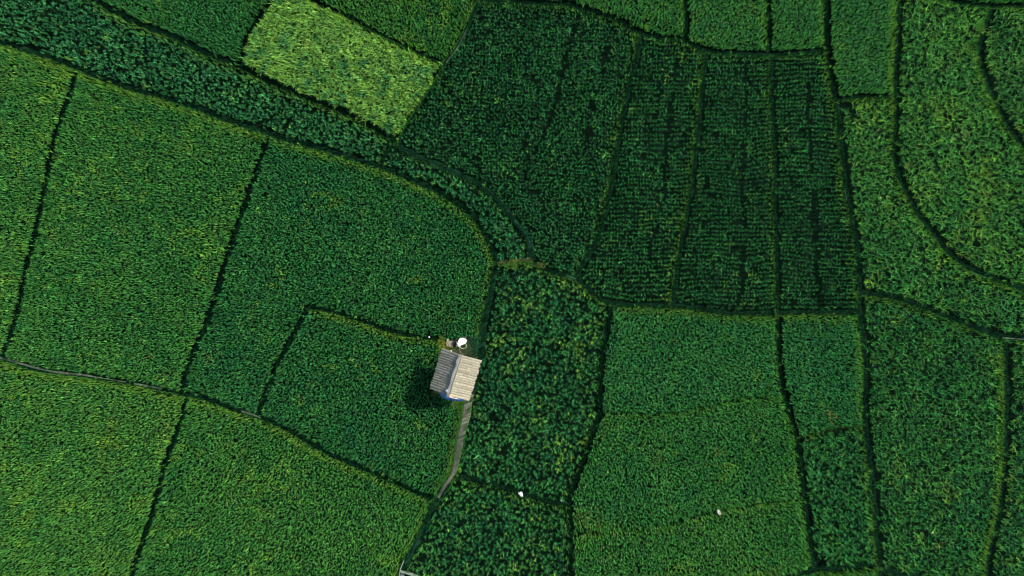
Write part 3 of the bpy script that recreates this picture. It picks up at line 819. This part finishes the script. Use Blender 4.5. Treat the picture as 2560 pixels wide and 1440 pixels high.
# blue tarpaulin hung out under the south eave
def local_sheet(name, pts_px, z_list, mat, parent=None, sub=5, crumple=.03, thick=.0):
    bm = bmesh.new()
    vv = [bm.verts.new(W(x_, y_, z_)) for (x_, y_), z_ in zip(pts_px, z_list)]
    f = bm.faces.new(vv)
    if f.normal.z < 0: pass
    bmesh.ops.triangulate(bm, faces=[f])
    bmesh.ops.subdivide_edges(bm, edges=bm.edges[:], cuts=sub, use_grid_fill=True)
    bmesh.ops.recalc_face_normals(bm, faces=bm.faces)
    for v in bm.verts:
        n_ = (float(vnoise(v.co.x, v.co.y, .17, 71)) - .5) * 2 + (float(vnoise(v.co.x, v.co.y, .07, 72)) - .5)
        v.co.z += crumple * n_
    if thick:
        r_ = bmesh.ops.extrude_face_region(bm, geom=bm.faces[:])
        for v in [e for e in r_['geom'] if isinstance(e, bmesh.types.BMVert)]: v.co.z -= thick
        bmesh.ops.recalc_face_normals(bm, faces=bm.faces)
    o = mesh_bm(name, bm, mat, parent)
    return o


tp = local_sheet("tarpaulin", [(1096, 975), (1130, 978), (1160, 993), (1157, 1000), (1152, 1004), (1142, 1002), (1128, 1001), (1116, 998), (1106, 993), (1099, 985)], [1.35, 1.45, 1.40, 1.1, .95, .98, .95, .95, 1.0, 1.2], M_TARP, sub=6, crumple=.07)
tag(tp, "blue tarpaulin hung below the hut roof's lower gable end", "tarpaulin")
bm = bmesh.new()
add_tube(bm, [W(1134.5, 984, 1.52), W(1133, 997, 1.25), W(1131.2, 1003, 1.1), W(1128.8, 1014.5, .75)], .030, 8, .038)
po = mesh_bm("bamboo_pole", bm, M_POLE, None, True)
tag(po, "pale bamboo pole leaning out past the blue tarpaulin into the rice", "pole", "bamboo poles at the hut")
bm = bmesh.new()
add_tube(bm, [W(1147, 866, .50), W(1149.5, 876, 1.4), W(1152.5, 884, 2.1), W(1156, 887.5, 2.66)], .026, 8, .022)
po = mesh_bm("bamboo_pole", bm, M_POLE, None, True)
tag(po, "thin bamboo pole from the roof ridge down to the white plastic sheet", "pole", "bamboo poles at the hut")
# white sheet
ws = local_sheet("plastic_sheet", [(1141.7, 859.4), (1144.5, 855), (1146.5, 850.5), (1148.6, 847), (1151.3, 845.4), (1155, 844.6), (1159.6, 844.7), (1163, 846.3), (1167.2, 850.4), (1166.2, 854.5), (1164.3, 858), (1161, 860.4), (1157.5, 861), (1154, 862.4), (1150.5, 865), (1148.2, 867), (1145, 866.2), (1143.8, 862.6)],
                 [z_ * .55 for z_ in (.72, .8, .84, .86, .84, .82, .80, .78, .72, .72, .74, .78, .82, .84, .84, .8, .78, .74)], M_WHITE, sub=3, crumple=.05, thick=.05)
tag(ws, "bright white plastic sheet spread on sticks just above the hut roof", "plastic sheet")
for i, (a, b) in enumerate((((1145, 843.5), (1149, 847.5)), ((1151.5, 842), (1152, 847)), ((1163.8, 842.5), (1162, 847)), ((1141, 852.5), (1141.8, 860)), ((1140, 862), (1142, 869)))):
    bm = bmesh.new()
    m_ = ((a[0] + b[0]) / 2, (a[1] + b[1]) / 2)
    add_tube(bm, [W(*a, .08 if i < 3 else .40), W(*m_, .36 if i < 3 else .42), W(*b, .48 if i < 3 else .41)], .022, 6)
    add_tube(bm, [W(b[0], b[1], .05), W(b[0], b[1], .42)], .018, 6)
    st_ = mesh_bm("prop_stick", bm, M_POLE, ws, True)
# hose loop
bm = bmesh.new()
cx, cy = 1157.6, 864.4
ring = [W(cx + 8.0 * math.cos(t), cy + 7.6 * math.sin(t), .22 + .03 * math.sin(3 * t)) for t in [2 * math.pi * k / 28 for k in range(28)]]
add_tube(bm, ring, .022, 7, closed=True)
ho = mesh_bm("hose_loop", bm, M_ROPE, None, True)
tag(ho, "pale hoop of hose lying under the edge of the white plastic sheet", "hose")
# black bag
bm = bmesh.new()
bmesh.ops.create_icosphere(bm, subdivisions=3, radius=.5)
for v in bm.verts:
    k = 1 + .35 * (float(vnoise(v.co.x * 3 + 9, v.co.y * 3 + v.co.z * 2, .6, 91)) - .5)
    v.co = Vector((v.co.x * .20 * k, v.co.y * .30 * k, max(-.1, v.co.z * .22 * k)))
    if v.co.z > .08: v.co.x *= .6; v.co.y *= .7
bg_o = mesh_bm("black_bag", bm, M_BLACK, None, True)
bg_o.location = (*W(1136.8, 861)[:2], .17)
bg_o.rotation_euler = (0, 0, -.6)
tag(bg_o, "small black plastic bag between the brown board and the white sheet", "bag")
# brown board
bd = local_sheet("wooden_board", [(1115.5, 852.8), (1124, 852), (1133, 851.6), (1140.5, 852.2), (1137, 858), (1133.5, 863), (1132.5, 869.8), (1128, 870.8), (1121, 867.5), (1115.6, 864)], [.16] * 10, M_BOARD, sub=3, crumple=.012, thick=.05)
tag(bd, "brown weathered board lying flat at the hut's upper left corner", "board")
# cream block
bm = bmesh.new()
add_box(bm, (0, 0, .12), (.13, .16, .24))
bmesh.ops.bevel(bm, geom=bm.edges[:], offset=.015, segments=2, affect='EDGES')
cb = mesh_bm("cream_block", bm, M_CREAM)
cb.location = (*W(1118.3, 849.3)[:2], .06)
tag(cb, "tiny cream coloured block standing at the edge of the brown board", "block")


def scrap(pts, z, label, mat=M_WHITE, cat="plastic scrap", name="plastic_scrap", cr=.03):
    o = local_sheet(name, pts, [z + random.uniform(-.04, .04) for _ in pts], mat, sub=3, crumple=cr, thick=.012)
    tag(o, label, cat, "scraps of white plastic")
    return o


scrap([(1125, 876.5), (1128, 874.5), (1130, 879), (1127, 878.3)], .42, "small white scrap tucked against the upper edge of the roof")
scrap([(1295.2, 1229.8), (1297.5, 1232.5), (1300, 1230.5), (1303, 1229.2), (1305.4, 1230), (1306.8, 1235), (1306.9, 1240), (1305.8, 1243), (1301, 1239), (1296.8, 1235)], .62, "white torn plastic scrap on the bund of the dark tufted plots")
scrap([(1071.5, 841), (1073.5, 840), (1075, 844), (1072, 844.3)], .60, "tiny white scrap on the bund left of the brown board")
scrap([(1402, 1251), (1404, 1250), (1405.5, 1253), (1402.8, 1253.6)], .60, "tiny white scrap at the right end of the tufted plots' bund")
# pale sack in the rice
sk = empty("pale_sack", W(1798.3, 1281.6, .30))
sk.location.x, sk.location.y = W(1798.3, 1281.6, .72)[:2]
sk.rotation_euler = (0, 0, math.radians(-55))
tag(sk, "small pale open sack with a grey middle, alone among the smooth rice", "sack")
bm = bmesh.new()
rings = []
for (rr_, zz) in ((.10, 0), (.17, .02), (.185, .20), (.18, .40), (.165, .44), (.125, .43), (.10, .38)):
    rings.append([bm.verts.new((math.cos(t) * rr_ * 1.12 * (1 + .07 * math.sin(3 * t + 1)), math.sin(t) * rr_ * .68 * (1 + .1 * math.cos(2 * t)), zz + .02 * math.sin(2 * t))) for t in [2 * math.pi * k / 18 for k in range(18)]])
for A, B in zip(rings[:-1], rings[1:]):
    for k in range(18): bm.faces.new((A[k], A[(k + 1) % 18], B[(k + 1) % 18], B[k]))
bm.faces.new(list(reversed(rings[0])))
mesh_bm("sack_cloth", bm, M_SACK, sk, True)
bm = bmesh.new()
c_ = bm.verts.new((0, 0, .42))
rg = [bm.verts.new((math.cos(t) * .125, math.sin(t) * .078, .385)) for t in [2 * math.pi * k / 14 for k in range(14)]]
for k in range(14): bm.faces.new((c_, rg[k], rg[(k + 1) % 14]))
mesh_bm("sack_filling", bm, M_SACK2, sk, True)
# concrete box of the water channel at the bottom edge
wb = empty("water_box", (*W(1003, 1430)[:2], 0))
tag(wb, "pale thin walled concrete box at the foot of the channel, at the bottom edge", "water box")


def wall(pts, hw_px, z0, z1, name, mat):
    bm = bmesh.new()
    prev = None
    for i, p in enumerate(pts):
        a = pts[max(0, i - 1)]; b = pts[min(len(pts) - 1, i + 1)]
        ln = math.dist(a, b); nx_, ny_ = -(b[1] - a[1]) / ln, (b[0] - a[0]) / ln
        l_ = W(p[0] + nx_ * hw_px, p[1] + ny_ * hw_px, .5); r_ = W(p[0] - nx_ * hw_px, p[1] - ny_ * hw_px, .5)
        ring = [bm.verts.new((l_[0], l_[1], z0)), bm.verts.new((l_[0], l_[1], z1)), bm.verts.new((r_[0], r_[1], z1)), bm.verts.new((r_[0], r_[1], z0))]
        if prev:
            for k in range(4): bm.faces.new((prev[k], prev[(k + 1) % 4], ring[(k + 1) % 4], ring[k]))
        else: bm.faces.new(ring)
        prev = ring
    bm.faces.new(list(reversed(prev)))
    bmesh.ops.recalc_face_normals(bm, faces=bm.faces)
    o = mesh_bm(name, bm, mat)
    o.parent = wb
    o.matrix_parent_inverse = Matrix.Translation(wb.location).inverted()
    return o


wall([(1008.6, 1404.5), (1003.5, 1416), (999.6, 1427.2)], 1.1, -.05, .52, "side_wall", M_CONC)
wall([(998.6, 1429), (1013, 1432.6), (1034, 1440), (1052, 1447)], 1.3, -.05, .52, "cross_wall", M_CONC)
wall([(998.8, 1431.6), (997.6, 1446), (996, 1470)], 1.1, -.05, .45, "side_wall", M_CONC)
wall([(1006, 1434.5), (1004, 1450), (1002, 1472)], 4.5, -.04, .30, "sluice_floor", M_CONC)
